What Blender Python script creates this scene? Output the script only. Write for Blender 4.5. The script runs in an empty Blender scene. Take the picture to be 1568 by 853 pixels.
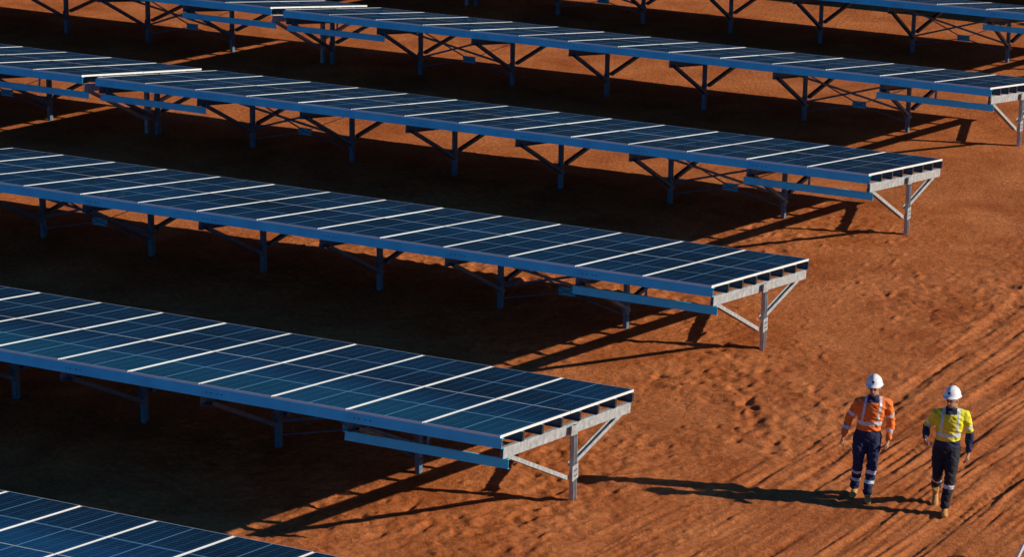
import bpy, bmesh, math, random
import numpy as np
from mathutils import Vector, Matrix, noise
random.seed(7)
scene=bpy.context.scene
COL=scene.collection

# ------------------------------------------------------------------ fitted layout
PITCH=7.4805; DX=0.0796; SW=1.1548; HY=2.307; DROP=0.4028; HC=1.3146
T=math.atan2(DROP,HY); CT,ST=math.cos(T),math.sin(T); L=2*math.hypot(HY,DROP)
NST=14; GAP=0.34
P1=(3.6386,1.9956); P2=(4.7803,1.9235)
SUN=Vector((2.2083,0.6298,1.0)).normalized()

# ------------------------------------------------------------------ material helpers
def newmat(name):
    m=bpy.data.materials.new(name); m.use_nodes=True
    nt=m.node_tree; b=nt.nodes['Principled BSDF']
    return m,nt,b
def N(nt,t):
    return nt.nodes.new(t)
def simple(name,col,rough=.6,metal=0.,var=.12,scale=8.,bump=0.,spec=.5,bscale=None):
    m,nt,b=newmat(name)
    tc=N(nt,'ShaderNodeTexCoord'); no=N(nt,'ShaderNodeTexNoise'); no.inputs['Scale'].default_value=scale
    no.inputs['Detail'].default_value=4
    nt.links.new(tc.outputs['Object'],no.inputs['Vector'])
    rp=N(nt,'ShaderNodeValToRGB'); rp.color_ramp.elements[0].position=.3; rp.color_ramp.elements[1].position=.72
    rp.color_ramp.elements[0].color=(*[c*(1-var) for c in col],1)
    rp.color_ramp.elements[1].color=(*[min(1,c*(1+var)) for c in col],1)
    nt.links.new(no.outputs['Fac'],rp.inputs['Fac']); nt.links.new(rp.outputs['Color'],b.inputs['Base Color'])
    b.inputs['Roughness'].default_value=rough; b.inputs['Metallic'].default_value=metal
    b.inputs['Specular IOR Level'].default_value=spec
    if bump:
        n2=N(nt,'ShaderNodeTexNoise'); n2.inputs['Scale'].default_value=bscale or scale*4; n2.inputs['Detail'].default_value=3
        nt.links.new(tc.outputs['Object'],n2.inputs['Vector'])
        bp=N(nt,'ShaderNodeBump'); bp.inputs['Strength'].default_value=bump; bp.inputs['Distance'].default_value=.02
        nt.links.new(n2.outputs['Fac'],bp.inputs['Height']); nt.links.new(bp.outputs['Normal'],b.inputs['Normal'])
    return m

M_GALV=simple('galvanised_steel',(.44,.48,.50),.42,.25,.28,10,.1)
M_BLUE=simple('sky_tinted_steel',(.08,.66,.96),.5,.0,.12,3,.05)  # galvanised steel with the blue sky reflection painted into its colour
M_DARK=simple('shade_tinted_steel',(.10,.20,.30),.6,.1,.3,9,.1)  # same galvanised steel, shade under the tables put into a darker blue-grey
M_ALU=simple('anodised_aluminium',(.84,.85,.84),.42,.1,.05,5)
M_BACK=simple('module_backsheet',(.3,.3,.3),.7)
M_BLACK=simple('black_cable_end_shade',(.02,.02,.02),.6)  # cables, and the painted dark inside purlin ends

# glass with cells
def glass():
    m,nt,b=newmat('solar_cell_glass')
    uv=N(nt,'ShaderNodeUVMap'); sp=N(nt,'ShaderNodeSeparateXYZ'); nt.links.new(uv.outputs['UV'],sp.inputs[0])
    def math_(op,a,bv=None,c=None):
        n=N(nt,'ShaderNodeMath'); n.operation=op
        for i,x in enumerate((a,bv,c)):
            if x is None: continue
            if isinstance(x,(int,float)): n.inputs[i].default_value=x
            else: nt.links.new(x,n.inputs[i])
        return n.outputs[0]
    def lines(src,per,wid):   # 1 on the line
        f=math_('FRACT',math_('DIVIDE',src,per)); d=math_('ABSOLUTE',math_('SUBTRACT',f,.5))
        return math_('GREATER_THAN',d,.5-wid/per/2)
    u,v=sp.outputs[0],sp.outputs[1]
    cu=lines(u,.18,.006); cv=lines(v,.0925,.006)
    mid=math_('LESS_THAN',math_('ABSOLUTE',math_('SUBTRACT',v,1.155)),.014)
    midu=math_('LESS_THAN',math_('ABSOLUTE',math_('SUBTRACT',u,.55)),.008)
    bus=lines(u,.02,.0012)
    mx=math_('MAXIMUM',cu,cv)
    mx=math_('MULTIPLY',mx,.5); mx=math_('MAXIMUM',mx,math_('MAXIMUM',mid,midu)); mx=math_('MAXIMUM',mx,math_('MULTIPLY',bus,.25))
    geo=N(nt,'ShaderNodeTexCoord'); no=N(nt,'ShaderNodeTexNoise'); no.inputs['Scale'].default_value=.5
    nt.links.new(geo.outputs['Object'],no.inputs['Vector'])
    rp=N(nt,'ShaderNodeValToRGB'); rp.color_ramp.elements[0].position=.33; rp.color_ramp.elements[1].position=.68
    rp.color_ramp.elements[0].color=(.0025,.012,.034,1); rp.color_ramp.elements[1].color=(.004,.032,.085,1)
    nt.links.new(no.outputs['Fac'],rp.inputs['Fac'])
    mix=N(nt,'ShaderNodeMix'); mix.data_type='RGBA'
    nt.links.new(mx,mix.inputs[0]); nt.links.new(rp.outputs['Color'],mix.inputs[6]); mix.inputs[7].default_value=(.13,.29,.46,1)
    n2=N(nt,'ShaderNodeTexNoise'); n2.inputs['Scale'].default_value=2.5; n2.inputs['Detail'].default_value=5
    nt.links.new(geo.outputs['Object'],n2.inputs['Vector'])
    dm=math_('MULTIPLY',math_('SUBTRACT',n2.outputs['Fac'],.47),.05)
    dm=math_('MAXIMUM',dm,0.)
    mix2=N(nt,'ShaderNodeMix'); mix2.data_type='RGBA'; nt.links.new(dm,mix2.inputs[0])
    nt.links.new(mix.outputs[2],mix2.inputs[6]); mix2.inputs[7].default_value=(.22,.2,.18,1)
    df=N(nt,'ShaderNodeBsdfDiffuse'); nt.links.new(mix2.outputs[2],df.inputs['Color'])
    gl=N(nt,'ShaderNodeBsdfGlossy'); gl.inputs['Roughness'].default_value=.08; gl.inputs['Color'].default_value=(.35,.8,1,1)
    ms=N(nt,'ShaderNodeMixShader'); ms.inputs[0].default_value=.15
    nt.links.new(df.outputs[0],ms.inputs[1]); nt.links.new(gl.outputs[0],ms.inputs[2])
    nt.links.new(ms.outputs[0],nt.nodes['Material Output'].inputs['Surface']); nt.nodes.remove(b)
    return m
M_GLASS=glass()

# ------------------------------------------------------------------ mesh builder
class MB:
    def __init__(s): s.v=[];s.f=[];s.m=[];s.uv=[]
    def quad(s,pts,mat,uv=None):
        i=len(s.v); s.v+= [tuple(p) for p in pts]; s.f.append(tuple(range(i,i+len(pts)))); s.m.append(mat)
        s.uv+= uv if uv else [(0,0)]*len(pts)
    def obox(s,c,ax,ay,az,mat):
        c,ax,ay,az=map(Vector,(c,ax,ay,az)); i=len(s.v)
        for sx,sy,sz in ((-1,-1,-1),(1,-1,-1),(1,1,-1),(-1,1,-1),(-1,-1,1),(1,-1,1),(1,1,1),(-1,1,1)):
            s.v.append(tuple(c+ax*sx+ay*sy+az*sz))
        for f in ((0,3,2,1),(4,5,6,7),(0,1,5,4),(1,2,6,5),(2,3,7,6),(3,0,4,7)):
            s.f.append(tuple(i+k for k in f)); s.m.append(mat); s.uv+=[(0,0)]*4
    def beam(s,p0,p1,w,h,mat,up=(0,0,1)):
        p0,p1=Vector(p0),Vector(p1); d=(p1-p0); l=d.length; d.normalize()
        up=Vector(up); sd=d.cross(up).normalized(); u=sd.cross(d).normalized()
        s.obox((p0+p1)/2,d*l/2,sd*w/2,u*h/2,mat)
    def channel(s,p0,p1,w,h,t,mat,up=(0,0,1),flip=1):
        p0,p1=Vector(p0),Vector(p1); d=(p1-p0).normalized()
        up=Vector(up); sd=d.cross(up).normalized()*flip; u=sd.cross(d).normalized()*flip
        o=sd*(w/2-t/2)
        s.beam(p0-o,p1-o,t,h,mat,up)
        for k in (-1,1):
            q=u*k*(h/2-t/2)+sd*(t/2)
            s.beam(p0+q,p1+q,w-t-.001,t,mat,up)
    def obj(s,name,mats,parent=None,smooth=False):
        me=bpy.data.meshes.new(name); me.from_pydata(s.v,[],s.f)
        for m in mats: me.materials.append(m)
        me.polygons.foreach_set('material_index',s.m)
        ul=me.uv_layers.new(name='UVMap'); ul.data.foreach_set('uv',[c for q in s.uv for c in q])
        me.update()
        return me

def SL(x,s,off):
    return Vector((x, s*CT+off*ST, HC-s*ST+off*CT))
NV=Vector((0,ST,CT)); SV=Vector((0,CT,-ST)); XV=Vector((1,0,0))
PH=.14   # purlin height
def table_meshes():
    out={}
    g=MB(); fr=MB()
    mw=SW-.022; ml=L/2-.006; fw=.013; fs=.007; th=.035
    for i in range(NST):
        for j in (0,1):
            jz=random.uniform(-.0015,.0015)
            cx=-(i+.5)*SW; s0=-L/2+j*(L/2+.003)+.002; s1=s0+ml-.004
            x0,x1=cx-mw/2,cx+mw/2
            for (a,b_) in (((x0,s0),(x0+fw,s1)),((x1-fw,s0),(x1,s1)),((x0+fw,s0),(x1-fw,s0+fs)),((x0+fw,s1-fs),(x1-fw,s1))):
                c=SL((a[0]+b_[0])/2,(a[1]+b_[1])/2,-th/2+jz)
                fr.obox(c,XV*(b_[0]-a[0])/2,SV*(b_[1]-a[1])/2,NV*th/2,0)
            X0,X1,S0,S1=x0+fw,x1-fw,s0+fs,s1-fs
            W=X1-X0; H=S1-S0
            ta=random.uniform(-.0015,.0015); tb=random.uniform(-.0025,.0)   # glass never sits perfectly level
            g.quad([SL(X0,S0,-.003+jz+ta+tb),SL(X1,S0,-.003+jz-ta+tb),SL(X1,S1,-.003+jz-ta),SL(X0,S1,-.003+jz+ta)],0,[(.01,0),(W+.01,0),(W+.01,H),(.01,H)])
            g.quad([SL(X0,S1,-.012+jz),SL(X1,S1,-.012+jz),SL(X1,S0,-.012+jz),SL(X0,S0,-.012+jz)],1)
    out['solar_glass']=g.obj('solar_glass',[M_GLASS,M_BACK]); out['module_frames']=fr.obj('module_frames',[M_ALU])
    pu=MB(); X1=.02; X0=-NST*SW-.02
    ns=8
    for k in range(ns):
        s=-L/2+.035+k*(L-.14)/(ns-1)
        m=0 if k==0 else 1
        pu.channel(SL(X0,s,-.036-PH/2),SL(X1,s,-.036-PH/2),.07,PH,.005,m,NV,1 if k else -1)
        if k: pu.obox(SL(X1+.003,s,-.036-PH/2),XV*.002,SV*.030,NV*(PH/2-.008),2)  # black plate stands in for the shade inside the hollow purlin end
    for i in range(1,NST//2):
        x=-2*SW*i+.25
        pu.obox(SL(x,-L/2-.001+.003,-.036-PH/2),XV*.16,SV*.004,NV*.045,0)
        for q in (-.12,-.05,.05,.12): pu.obox(SL(x+q,-L/2-.004,-.036-PH/2),XV*.010,SV*.005,NV*.010,1)
    for a,b_ in ((.03,-2*SW-.12),(-NST*SW-.03,-(NST-2)*SW+.12)):
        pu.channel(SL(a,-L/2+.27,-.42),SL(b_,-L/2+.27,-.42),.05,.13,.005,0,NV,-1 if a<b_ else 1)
        lo,hi=min(a,b_),max(a,b_)
        for xx in (lo+.1,(lo+hi)/2,hi-.12):
            pu.obox(SL(xx,-L/2+.30,-.27),XV*.02,SV*.003,NV*.09,1)
    out['purlins']=pu.obj('purlins',[M_BLUE,M_DARK,M_BLACK])
    def truss(mb,x,mat,flip):
        roff=-.036-PH-.08
        mb.channel(SL(x,-L/2+.12,roff),SL(x,L/2-.10,roff),.06,.155,.006,mat,NV,flip)
        ptop=SL(x,0,roff).z+.05
        px=x+.072*flip*-1
        mb.channel((px,0,-.3),(px,0,ptop),.07,.11,.006,mat,(0,1,0),flip)
        mb.channel(SL(x+.04*flip,-L/2+.28,roff-.05),(x+.0*flip,-.07,.34),.06,.08,.006,mat,(1,0,0),1)
        mb.channel(SL(x+.04*flip,L/2-.28,roff-.05),(x+.0*flip,.07,.50),.06,.08,.006,mat,(1,0,0),1)
        mb.obox((px-.03*flip,-.0,.42),XV*.004,(0,.10,0),(0,0,.11),mat)
        mb.obox(SL(px-.03*flip,-.0,roff),XV*.005,SV*.11,NV*.07,mat)
        for sy in (-.05,.05):
            for zz in (.38,.46): mb.obox((px+.045*flip*-1,sy*.5,zz),XV*.01,(0,.01,0),(0,0,.01),mat)
    st=MB()
    for i in range(NST//2+1):
        x=-2*SW*i+ (-.03 if i==0 else (.03 if i==NST//2 else 0))
        truss(st,x,0 if i==0 else 1,-1 if i==0 else 1)
    for i in (1,5):
        xa,xb=-2*SW*i,-2*SW*(i+1); xm=(xa+xb)/2
        c=Vector((xm,0,.48))
        for q in ((xa,0,1.0),(xb,0,1.0),(xa,0,.2),(xb,0,.2)):
            st.beam(c,q,.012,.045,1,(0,1,0))
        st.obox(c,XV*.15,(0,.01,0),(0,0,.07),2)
        for q0,q1 in (((xa,-1.2,1.30),(xb,0,.42)),((xb,-1.2,1.30),(xa,0,.42))):
            st.beam(q0,q1,.04,.04,1,(0,0,1))
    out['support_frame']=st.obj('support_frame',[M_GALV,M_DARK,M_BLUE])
    cb=MB()
    for s in (-.9,1.1):
        n=NST*4; pr=None
        for i in range(n+1):
            x=-.4-(NST*SW-.8)*i/n; sag=.05*abs(math.sin(i*math.pi/4))+random.uniform(0,.015)
            p=SL(x,s,-.19-sag)
            if pr is not None: cb.beam(pr,p,.018,.018,0)
            pr=p
    out['cables']=cb.obj('cables',[M_BLACK])
    return out
TM=table_meshes()
def place_table(x,y,z=0):
    e=bpy.data.objects.new('solar_panel_table',None); COL.objects.link(e); e.location=(x,y,z)
    e.empty_display_size=.5
    for n,me in TM.items():
        o=bpy.data.objects.new(n,me); COL.objects.link(o); o.parent=e
for k in range(-3,6):
    r=4-k
    for j in range(4 if r>3 else 3):
        x=r*DX-j*(NST*SW+GAP)
        place_table(x,r*PITCH,0 if j==0 else .02*((j+r)%3))

# ------------------------------------------------------------------ ground
rng=np.random.RandomState(3)
TAB=rng.rand(256,256)
def vnoise(X,Y,sc,off=0.):
    x=X/sc+off*13.7+1000; y=Y/sc+off*7.3+1000
    xi=np.floor(x).astype(int); yi=np.floor(y).astype(int); fx=x-xi; fy=y-yi
    fx=fx*fx*(3-2*fx); fy=fy*fy*(3-2*fy)
    a=TAB[xi%256,yi%256]; b=TAB[(xi+1)%256,yi%256]; c=TAB[xi%256,(yi+1)%256]; d=TAB[(xi+1)%256,(yi+1)%256]
    return (a*(1-fx)+b*fx)*(1-fy)+(c*(1-fx)+d*fx)*fy-.5
def axis(a,b,st,far=3000,g=1.055):
    mid=list(np.arange(a,b,st)); lo=[];x=a;s=st
    while x>-far: s=min(s*g,250); x-=s; lo.append(x)
    hi=[];x=mid[-1];s=st
    while x<far: s=min(s*g,250); x+=s; hi.append(x)
    return np.array(lo[::-1]+mid+hi)
xs=axis(-11,11,.030); ys=axis(-6,15,.038)
sx=np.gradient(xs); sy=np.gradient(ys)
X,Y=np.meshgrid(xs,ys); SP=np.maximum(*np.meshgrid(sx,sy))
def fade(sc): return np.clip(2.-SP/(sc*.35),0,1)
Z=.04*vnoise(X,Y,4,1)
Z+=.022*vnoise(X,Y,1.1,2)*fade(1.1)
wx=X+.12*vnoise(X,Y,.5,8)+.05*vnoise(X,Y,.17,18); wy=Y+.12*vnoise(X,Y,.5,9)+.05*vnoise(X,Y,.17,19)
clump=np.clip(1.6*vnoise(X,Y,1.8,3)+.6,0.2,1.1)
t=X-.13*Y; trk=1/(1+np.exp(-(t-2.2+1.4*vnoise(X,Y,2,4))/.35))
soft=clump*(1-.70*trk)
def ridge(n): return (.5-np.abs(n)*2)
Z+=soft*(.022*vnoise(wx,wy,.42,5)*fade(.42)+.020*ridge(vnoise(wx,wy,.26,16))*fade(.26)+.036*vnoise(wx,wy,.14,6)*fade(.15))
Z+=(.35+.65*clump)*(1-.2*trk)*.022*vnoise(wx,wy,.08,7)*fade(.09)
pit=np.clip(vnoise(wx,wy,.24,11)-.26,0,1); Z-=.20*pit*soft*fade(.24)
pit=np.clip(vnoise(wx,wy,.15,12)-.30,0,1); Z+=.15*pit*fade(.15)*(1-.6*trk)
def tracks(dirx,lo,hi,amp,seed,per):
    tt=X-dirx*Y+.05*vnoise(X,Y,3,seed); w=1/(1+np.exp(-(tt-lo)/.2))*1/(1+np.exp((tt-hi)/.2))
    br=np.clip(.6+1.6*vnoise(X,Y,1.3,seed+1),.05,1)
    return amp*w*br*(.7*vnoise(tt,Y*.015,per,seed+2)+.8*vnoise(tt,Y*.03,per*.5,seed+3))*fade(per*1.2)
Z+=tracks(.10,1.9,9.5,.050,20,.11)+tracks(.16,3.0,12,.040,30,.13)+tracks(-.02,5,13,.032,40,.11)+tracks(.22,1.0,5,.028,50,.11)
for c,w,dp,dr in ((3.15,.17,.030,.13),(4.9,.17,.030,.13),(6.4,.18,.030,.10),(8.1,.18,.030,.10),(1.7,.15,.022,.18),(5.6,.16,.024,.2),(2.6,.15,.024,.05),(4.0,.14,.022,.07)):
    tt=X-dr*Y-c+.10*vnoise(X,Y,6,int(c*10)); g=np.exp(-(tt/w)**4)
    lug=.5+.5*np.sin((Y+np.abs(tt)*1.2)*2*math.pi/.16)
    br=np.clip(.6+1.5*vnoise(X,Y,1.6,int(c*9)),.1,1)
    Z+=br*fade(.2)*(-dp*g+.028*g*lug*np.clip(.4+1.6*vnoise(X,Y,1.3,int(c*7)),0,1)+dp*.5*np.exp(-((np.abs(tt)-w*1.35)/.05)**2))
nv=len(xs)*len(ys); nx=len(xs); ny=len(ys)
me=bpy.data.meshes.new('ground'); me.vertices.add(nv)
me.vertices.foreach_set('co',np.stack([X,Y,Z],-1).astype(np.float32).ravel())
idx=np.arange(nv).reshape(ny,nx)
q=np.stack([idx[:-1,:-1],idx[:-1,1:],idx[1:,1:],idx[1:,:-1]],-1).reshape(-1,4)
me.loops.add(q.size); me.polygons.add(len(q))
me.loops.foreach_set('vertex_index',q.ravel().astype(np.int32))
me.polygons.foreach_set('loop_start',(np.arange(len(q))*4).astype(np.int32))
me.polygons.foreach_set('use_smooth',np.ones(len(q),bool))
me.update(calc_edges=True)
def ground_mat():
    m,nt,b=newmat('red_sand'); tc=N(nt,'ShaderNodeTexCoord')
    def noi(sc,det=8,dist=0.,rough=.6):
        n=N(nt,'ShaderNodeTexNoise'); n.inputs['Scale'].default_value=sc; n.inputs['Detail'].default_value=det
        n.inputs['Distortion'].default_value=dist; n.inputs['Roughness'].default_value=rough
        nt.links.new(tc.outputs['Object'],n.inputs['Vector']); return n.outputs['Fac']
    r=N(nt,'ShaderNodeValToRGB'); cr=r.color_ramp
    cr.elements[0].position=.32; cr.elements[0].color=(.46,.130,.040,1)
    cr.elements[1].position=.70; cr.elements[1].color=(.76,.275,.100,1)
    nt.links.new(noi(.7,5,.4,.7),r.inputs['Fac'])
    r2=N(nt,'ShaderNodeValToRGB'); r2.color_ramp.elements[0].position=.35; r2.color_ramp.elements[1].position=.62
    r2.color_ramp.elements[0].color=(.54,.46,.41,1); r2.color_ramp.elements[1].color=(1,1,1,1)
    nt.links.new(noi(11,5,0,.8),r2.inputs['Fac'])
    mx=N(nt,'ShaderNodeMix'); mx.data_type='RGBA'; mx.blend_type='MULTIPLY'; mx.inputs[0].default_value=.8
    nt.links.new(r.outputs['Color'],mx.inputs[6]); nt.links.new(r2.outputs['Color'],mx.inputs[7])
    nt.links.new(mx.outputs[2],b.inputs['Base Color'])
    b.inputs['Roughness'].default_value=.95; b.inputs['Specular IOR Level'].default_value=.03
    b1=N(nt,'ShaderNodeBump'); b1.inputs['Distance'].default_value=.045; b1.inputs['Strength'].default_value=.9
    nt.links.new(noi(11,5,0,.8),b1.inputs['Height'])
    nt.links.new(b1.outputs['Normal'],b.inputs['Normal'])
    return m
me.materials.append(ground_mat())
go=bpy.data.objects.new('ground',me); COL.objects.link(go)

# ------------------------------------------------------------------ people
MS=dict(
 orange=simple('hi_vis_orange',(.84,.19,.025),.8,0,.1,20,.3),
 yellow=simple('hi_vis_yellow',(.74,.72,.03),.8,0,.1,20,.3),
 navy=simple('navy_cotton',(.012,.020,.07),.85,0,.3,25,.3),
 black=simple('dark_trousers',(.012,.013,.022),.85,0,.3,25,.3),
 silver=simple('reflective_tape',(.62,.72,.82),.4,.2,.05,20),
 skin=simple('skin',(.42,.22,.14),.55,0,.08,30),
 hair=simple('brown_hair',(.05,.03,.02),.7),
 tan=simple('tan_leather_boot',(.55,.29,.08),.7,0,.25,25,.3),
 sole=simple('boot_sole',(.06,.04,.03),.8),
 white=simple('white_hard_hat_plastic',(.86,.87,.88),.3,0,.03,5),
 dark=simple('dark_lens',(.01,.01,.012),.15),
 lip=simple('lips',(.32,.12,.09),.5))
def ring_tube(rings):
    n=20; v=[];f=[]
    for c,a,b_ in rings:
        for i in range(n):
            an=2*math.pi*i/n; v.append(Vector(c)+Vector(a)*math.cos(an)+Vector(b_)*math.sin(an))
    for r in range(len(rings)-1):
        for i in range(n):
            j=(i+1)%n; f.append((r*n+i,r*n+j,(r+1)*n+j,(r+1)*n+i))
    f.append(tuple(range(n))[::-1]); f.append(tuple((len(rings)-1)*n+i for i in range(n)))
    return v,f
def limb(pts,rad,ratio=1.):
    pts=[Vector(p) for p in pts]; rings=[]
    d0=(pts[1]-pts[0]).normalized(); d1=(pts[-1]-pts[-2]).normalized()
    P=[pts[0]-d0*rad[0]*.75]+[pts[0]-d0*rad[0]*.4]; R=[rad[0]*.5,rad[0]*.88]
    P+=pts;R+=list(rad); P+=[pts[-1]+d1*rad[-1]*.4,pts[-1]+d1*rad[-1]*.75]; R+=[rad[-1]*.88,rad[-1]*.5]
    ref=Vector((1,0,0)) if abs(d0.x)<.8 else Vector((0,1,0))
    for i,p in enumerate(P):
        d=(P[min(i+1,len(P)-1)]-P[max(i-1,0)]).normalized()
        a=(ref-d*ref.dot(d)).normalized(); b_=d.cross(a)
        rings.append((p,a*R[i],b_*R[i]*ratio))
    return ring_tube(rings)
def ellipsoid(c,r,seg=20):
    c=Vector(c); rings=[]
    for k in range(1,12):
        th=math.pi*k/12; rings.append((c+Vector((0,0,-math.cos(th)*r[2])),Vector((math.sin(th)*r[0],0,0)),Vector((0,math.sin(th)*r[1],0))))
    return ring_tube(rings)
def merge(parts):
    v=[];f=[]
    for a,b_ in parts:
        o=len(v); v+=a; f+=[tuple(i+o for i in q) for q in b_]
    return v,f
def remeshed(name,parts,vox,smooth=4,sf=.5):
    v,f=merge(parts); me=bpy.data.meshes.new(name+'_src'); me.from_pydata([tuple(x) for x in v],[],f)
    bm=bmesh.new(); bm.from_mesh(me); bmesh.ops.recalc_face_normals(bm,faces=bm.faces); bm.to_mesh(me); bm.free()
    o=bpy.data.objects.new(name+'_src',me); COL.objects.link(o)
    r=o.modifiers.new('r','REMESH'); r.mode='VOXEL'; r.voxel_size=vox; r.use_smooth_shade=True
    s=o.modifiers.new('s','SMOOTH'); s.iterations=smooth; s.factor=sf
    dg=bpy.context.evaluated_depsgraph_get(); ev=o.evaluated_get(dg)
    m2=bpy.data.meshes.new_from_object(ev,depsgraph=dg); m2.name=name
    bpy.data.objects.remove(o,do_unlink=True)
    for p in m2.polygons: p.use_smooth=True
    return m2
def segd(p,a,b_):
    ab=b_-a; t=max(0,min(1,(p-a).dot(ab)/ab.length_squared)); return (p-(a+ab*t)).length,t
def addchild(name,me,par,loc=None,rot=None):
    o=bpy.data.objects.new(name,me); COL.objects.link(o); o.parent=par
    if loc: o.location=loc
    if rot: o.rotation_euler=rot
    return o
def hand_mesh(name,wr,d,pn,side):
    wr=Vector(wr);d=Vector(d).normalized();pn=Vector(pn);pn=(pn-d*pn.dot(d)).normalized();sd=d.cross(pn).normalized()
    if sd.dot(Vector(side))<0: sd=-sd
    parts=[ring_tube([(wr-d*.03,sd*.024,pn*.02),(wr,sd*.026,pn*.02),(wr+d*.03,sd*.036,pn*.018),(wr+d*.07,sd*.043,pn*.016),(wr+d*.095,sd*.040,pn*.013)])]
    for i,(o,l) in enumerate(((.031,.070),(.011,.080),(-.010,.074),(-.030,.058))):
        b0=wr+d*.085+sd*o; p=[b0]; an=.25
        for k,fr in enumerate((.45,.32,.25)):
            an+=.30+.05*i; dd=d*math.cos(an)+pn*math.sin(an)+sd*o*.8
            p.append(p[-1]+dd.normalized()*l*fr*1.05)
        parts.append(limb(p,[.0105,.0098,.009,.008]))
    t0=wr+d*.03+sd*.03; parts.append(limb([t0,t0+d*.025+sd*.025+pn*.01,t0+d*.055+sd*.035+pn*.022,t0+d*.08+sd*.034+pn*.035],[.015,.013,.011,.009]))
    me=remeshed(name,parts,.0045,2); me.materials.append(MS['skin']); return me
def boot_mesh(name):
    R=[(.085,.030,.03,.045),(.06,.036,.045,.05),(.0,.040,.05,.055),(-.06,.043,.042,.045),(-.12,.050,.034,.036),(-.165,.046,.031,.031),(-.195,.030,.026,.024)]
    rings=[((0,y,zc),(rx,0,0),(0,0,rz)) for y,rx,zc,rz in R]
    rings=[(Vector(c)+Vector((0,0,.008)),a,b_) for c,a,b_ in rings]
    parts=[ring_tube(rings),ring_tube([((0,.02,z),(rx,0,0),(0,ry,0)) for z,rx,ry in ((.03,.04,.06),(.09,.045,.055),(.14,.048,.055),(.19,.05,.056))])]
    me=remeshed(name,parts,.008,3)
    for v in me.vertices:
        if v.co.z<.004: v.co.z=.0
    me.materials.append(MS['tan']); me.materials.append(MS['sole'])
    for p in me.polygons: p.material_index=1 if p.center.z<.022 else 0
    return me
def helmet_mesh(name):
    bm=bmesh.new(); n=40; prof=[]
    for k in range(13):
        th=math.pi/2*k/12; prof.append((math.cos(th),math.sin(th)))
    rows=[]
    def rr(an,s,z,brim=0):
        front=max(0,-math.sin(an))
        rx=.112*s; ry=.134*s
        ext=brim*(.012+.036*front**3)
        return Vector(((rx+ext)*math.cos(an),(ry+ext)*math.sin(an),z-(.010*brim*front)))
    for bz,br,s in ((-.004,1,1.0),(.004,1,1.0),(.006,.15,1.0)):
        rows.append([bm.verts.new(rr(2*math.pi*i/n,s,bz,br)) for i in range(n)])
    for c,z in prof[1:-1]:
        row=[]
        for i in range(n):
            an=2*math.pi*i/n; p=rr(an,c**.85,z*.128+.006)
            if abs(math.cos(an))*c*.118<.022: p.z+=.007*z
            row.append(bm.verts.new(p))
        rows.append(row)
    top=bm.verts.new((0,0,.141))
    for a,b_ in zip(rows[:-1],rows[1:]):
        for i in range(n): bm.faces.new((a[i],a[(i+1)%n],b_[(i+1)%n],b_[i]))
    for i in range(n): bm.faces.new((rows[-1][i],rows[-1][(i+1)%n],top))
    me=bpy.data.meshes.new(name); bm.to_mesh(me); bm.free()
    for p in me.polygons: p.use_smooth=True
    me.materials.append(MS['white']); me.materials.append(MS['navy'])
    for p in me.polygons:   # company badge on the front
        c=p.center
        if c.y<-.09 and abs(c.x)<.022 and .04<c.z<.08: p.material_index=1
    return me
def head_mesh(name):
    parts=[ellipsoid((0,.012,.02),(.077,.096,.098)),ellipsoid((0,-.022,-.045),(.056,.066,.07)),
      ellipsoid((0,-.03,-.085),(.034,.05,.03)),
      limb([(0,-.092,.012),(0,-.108,-.022)],[.009,.014]),
      ellipsoid((0,-.078,.03),(.055,.018,.013)),
      ellipsoid((0,-.086,-.055),(.024,.012,.010)),
      ellipsoid((.080,.012,-.008),(.010,.020,.032)),ellipsoid((-.080,.012,-.008),(.010,.020,.032)),
      limb([(0,.03,-.04),(0,.045,-.17)],[.058,.062])]
    me=remeshed(name,parts,.007,2); me.materials.append(MS['skin']); me.materials.append(MS['hair']); me.materials.append(MS['lip'])
    for p in me.polygons:
        c=p.center
        if (c.y>.02 and c.z>-.055 and not(abs(c.x)>.079)) or c.z>.075: p.material_index=1
        elif c.y<-.085 and abs(c.z+.058)<.006 and abs(c.x)<.022: p.material_index=2
    return me
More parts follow.
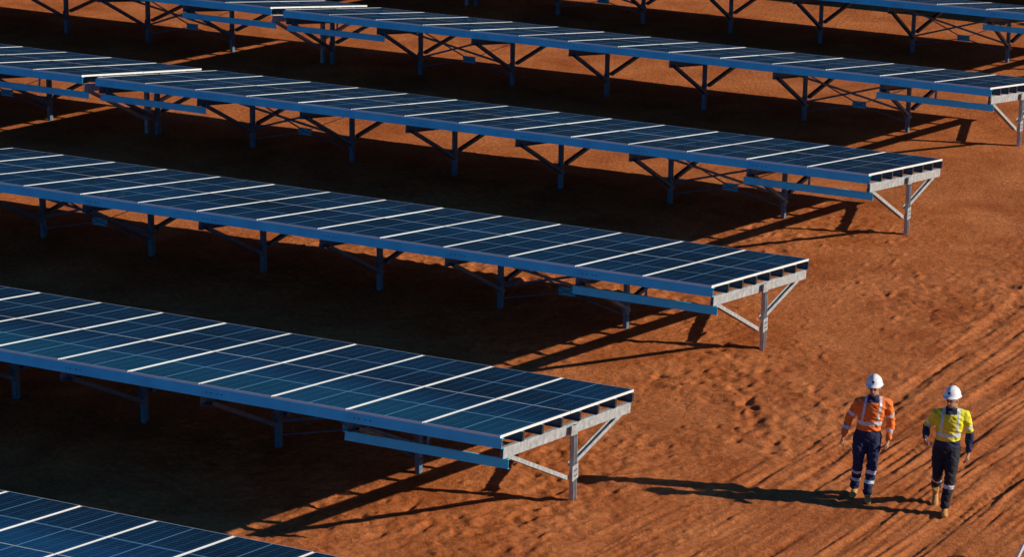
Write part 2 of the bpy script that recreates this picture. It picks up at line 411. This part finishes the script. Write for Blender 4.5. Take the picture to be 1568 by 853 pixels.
def worker(name,loc,rotz,S,scheme):
    e=bpy.data.objects.new(name,None); COL.objects.link(e); e.location=loc; e.rotation_euler=(0,0,rotz); e.empty_display_size=.3
    parts=[]
    pel=Vector(S['pelvis']); nk=Vector(S['neck'])
    prof=[(-.13,.150,.115),(-.08,.175,.128),(0,.178,.132),(.10,.172,.125),(.20,.180,.130),(.30,.196,.135),(.40,.208,.130),(.455,.185,.115),(.50,.13,.09),(.53,.075,.07)]
    tot=.5
    rings=[]
    for z,rx,ry in prof:
        f=max(0,min(1,z/tot)); c=pel.lerp(nk,f) if z>=0 else pel.copy(); c.z=pel.z+z
        rings.append((c,(rx,0,0),(0,ry,0)))
    parts.append(ring_tube(rings))
    segs=[]
    for sgn,k in ((-1,'L'),(1,'R')):
        h,kn,an=[Vector(q) for q in S['leg'+k]]
        mid=(h+kn)/2+Vector((0,-.01,0)); cal=kn.lerp(an,.4)+Vector((0,.015,0))
        parts.append(limb([h,mid,kn,cal,an+Vector((0,0,.03)),an],[.108,.096,.076,.074,.064,.068],1.05))
        segs.append(('leg',h,kn)); segs.append(('shin',kn,an))
        s,el,w=[Vector(q) for q in S['arm'+k]]
        parts.append(limb([s,s.lerp(el,.5),el,el.lerp(w,.35),w],[.078,.070,.060,.056,.044]))
        segs.append(('uarm',s,el)); segs.append(('farm',el,w))
        parts.append(limb([Vector((nk.x+sgn*.04,nk.y,nk.z-.03)),s+Vector((0,0,.0))],[.06,.068]))
    parts.append(limb([nk+Vector((0,.01,-.03)),nk+Vector((0,0,.035))],[.070,.066]))
    me=remeshed('clothed_body',parts,.0095,6)
    mats=[scheme['top'],scheme['low'],scheme['trouser'],MS['silver'],scheme['sleeve']]
    for m in mats: me.materials.append(m)
    mi=[]
    for p in me.polygons:
        c=p.center; best=None
        for nme,a,b_ in segs:
            dd,t=segd(c,a,b_)
            rr={'leg':.11,'shin':.08,'uarm':.075,'farm':.06}[nme]
            if best is None or dd-rr<best[0]: best=(dd-rr,nme,t)
        cz=c.z-pel.z; ax=pel.lerp(nk,max(0,min(1,cz/.5)))
        lx=c.x-ax.x
        if cz<.0 and best[1] in('uarm','farm') and best[0]>.03: best=(0,'leg',.1)
        if best[1] in('uarm','farm') and best[0]<.022 and (cz<.36 or abs(lx)>.175):
            if best[1]=='uarm': k=3 if .55<best[2]<.72 else (0 if best[2]<.9 else 4)
            else: k=3 if .48<best[2]<.66 and scheme['farmband'] else 4
        elif cz<-.005:
            k=3 if (best[1]=='shin' and .22<best[2]<.36) else 2
            if best[1]=='shin' and best[2]>.5 and scheme['two'] and .58<best[2]<.70: k=3
        else:
            k=1 if cz<scheme['lowz'] else 0
            if .15<cz<.20 : k=3
            if cz>.20 and .095<abs(lx)<.125: k=3
        if cz>.485 and abs(lx)<.08: k=1
        mi.append(k)
    me.polygons.foreach_set('material_index',mi)
    nr=[v.normal.copy() for v in me.vertices]
    for v,n_ in zip(me.vertices,nr):
        q=v.co
        a=noise.noise(Vector((q.x*9,q.y*9,q.z*22+q.x*14)))*.014+noise.noise(Vector((q.x*25,q.y*25,q.z*34+5)))*.006
        v.co=q+n_*a
    addchild('clothed_body',me,e)
    ho=nk+Vector((0,-.03,.150))
    h=addchild('head',head_mesh('head'),e,ho,(S['tilt'],0,S['turn']))
    addchild('hard_hat',helmet_mesh('hard_hat'),h,(0,.012,.056),(math.radians(-10),0,0))
    eb=bmesh.new()
    for sx_ in (-.031,.031):
        bmesh.ops.create_uvsphere(eb,u_segments=12,v_segments=8,radius=.013,matrix=Matrix.Translation((sx_,-.083,.008)))
    em=bpy.data.meshes.new('eyes'); eb.to_mesh(em); eb.free(); em.materials.append(MS['dark']); addchild('eyes',em,h)
    bmx=boot_mesh('boot')
    for k in 'LR':
        an=Vector(S['leg'+k][2]); pt=S['foot'+k]
        addchild('boot_'+k.lower(),bmx,e,(an.x,an.y-.02,an.z-.13),pt)
        s,el,w=[Vector(q) for q in S['arm'+k]]
        d=(w-el).normalized()
        pn=Vector((1 if k=='L' else -1,.15,0))
        addchild('hand_'+k.lower(),hand_mesh('hand',w+d*.035,d,pn,(0,-1,0)),e)
    return e
sch1=dict(top=MS['orange'],low=MS['navy'],trouser=MS['navy'],sleeve=MS['orange'],farmband=True,two=True,lowz=.06)
sch2=dict(top=MS['yellow'],low=MS['navy'],trouser=MS['black'],sleeve=MS['navy'],farmband=False,two=False,lowz=.09)
S1=dict(pelvis=(.03,0,.95),neck=(.09,-.03,1.49),tilt=math.radians(7),turn=math.radians(-8),
  legL=[(-.065,0,.90),(-.085,-.09,.51),(-.115,.03,.13)],legR=[(.125,0,.90),(.115,-.10,.52),(.075,-.17,.13)],
  footL=(0,0,math.radians(-8)),footR=(0,0,math.radians(6)),
  armL=[(-.10,-.01,1.40),(-.24,.03,1.13),(-.30,-.08,.93)],armR=[(.285,-.01,1.40),(.35,.05,1.13),(.325,-.05,.89)])
S2=dict(pelvis=(.03,0,.95),neck=(.065,-.03,1.49),tilt=math.radians(6),turn=math.radians(-25),
  legL=[(-.06,0,.90),(-.075,-.06,.52),(-.085,.24,.22)],legR=[(.12,0,.90),(.10,-.20,.53),(.05,-.24,.13)],
  footL=(math.radians(38),0,0),footR=(math.radians(-6),0,0),
  armL=[(-.12,-.01,1.40),(-.26,.08,1.17),(-.27,-.14,1.10)],armR=[(.255,-.01,1.40),(.34,.05,1.13),(.335,-.0,.88)])
W1=worker('construction_worker',(P1[0],P1[1]+.02,-.005),math.radians(16),S1,sch1)
W2=worker('construction_worker',(P2[0],P2[1]+.12,-.005),math.radians(16),S2,sch2)

# white survey peg at the edge of the track
pg=MB(); pg.beam((6.24,.50,-.05),(6.40,.66,.42),.035,.035,0); pg.obox((6.405,.665,.44),(.02,0,0),(0,.02,0),(0,0,.02),1)
po=bpy.data.objects.new('survey_peg',pg.obj('survey_peg',[MS['white'],MS['orange']])); COL.objects.link(po)

# ------------------------------------------------------------------ world, sun, camera
w=bpy.data.worlds.new("World"); scene.world=w; w.use_nodes=True
nt=w.node_tree; bg=nt.nodes['Background']
sky=nt.nodes.new('ShaderNodeTexSky'); sky.sky_type='NISHITA'; sky.sun_disc=False
el=math.asin(SUN.z); az=math.atan2(SUN.x,SUN.y)
sky.sun_elevation=el; sky.sun_rotation=az; sky.air_density=1.0; sky.dust_density=.2; sky.ozone_density=3
mxn=nt.nodes.new('ShaderNodeMix'); mxn.data_type='RGBA'; mxn.blend_type='MULTIPLY'; mxn.inputs[0].default_value=1
nt.links.new(sky.outputs[0],mxn.inputs[6]); mxn.inputs[7].default_value=(.15,.60,1.10,1)
nt.links.new(mxn.outputs[2],bg.inputs[0]); bg.inputs[1].default_value=.065
sd=bpy.data.lights.new('sun','SUN'); sd.energy=5; sd.angle=math.radians(.5); sd.color=(1,.88,.70)
so=bpy.data.objects.new('sun',sd); COL.objects.link(so); so.rotation_euler=SUN.to_track_quat('Z','Y').to_euler(); so.location=(20,10,20)

yaw,pit,rol,f=-0.4338,0.3010,0.0116,4355.8766
fw=Vector((math.sin(yaw)*math.cos(pit),math.cos(yaw)*math.cos(pit),-math.sin(pit)))
rt=Vector((math.cos(yaw),-math.sin(yaw),0)); up=rt.cross(fw)
c_,s_=math.cos(rol),math.sin(rol)
rt2=rt*c_+up*s_; up2=up*c_-rt*s_
M=Matrix((rt2,up2,-fw)).transposed().to_4x4(); M.translation=(14.9043,-34.1976,14.8231)
cd=bpy.data.cameras.new('camera'); cd.sensor_width=36; cd.lens=f/1568*36; cd.clip_end=6000; cd.clip_start=.5
cam=bpy.data.objects.new('camera',cd); COL.objects.link(cam); cam.matrix_world=M; scene.camera=cam
scene.view_settings.view_transform='Standard'; scene.view_settings.look='None'; scene.view_settings.exposure=0
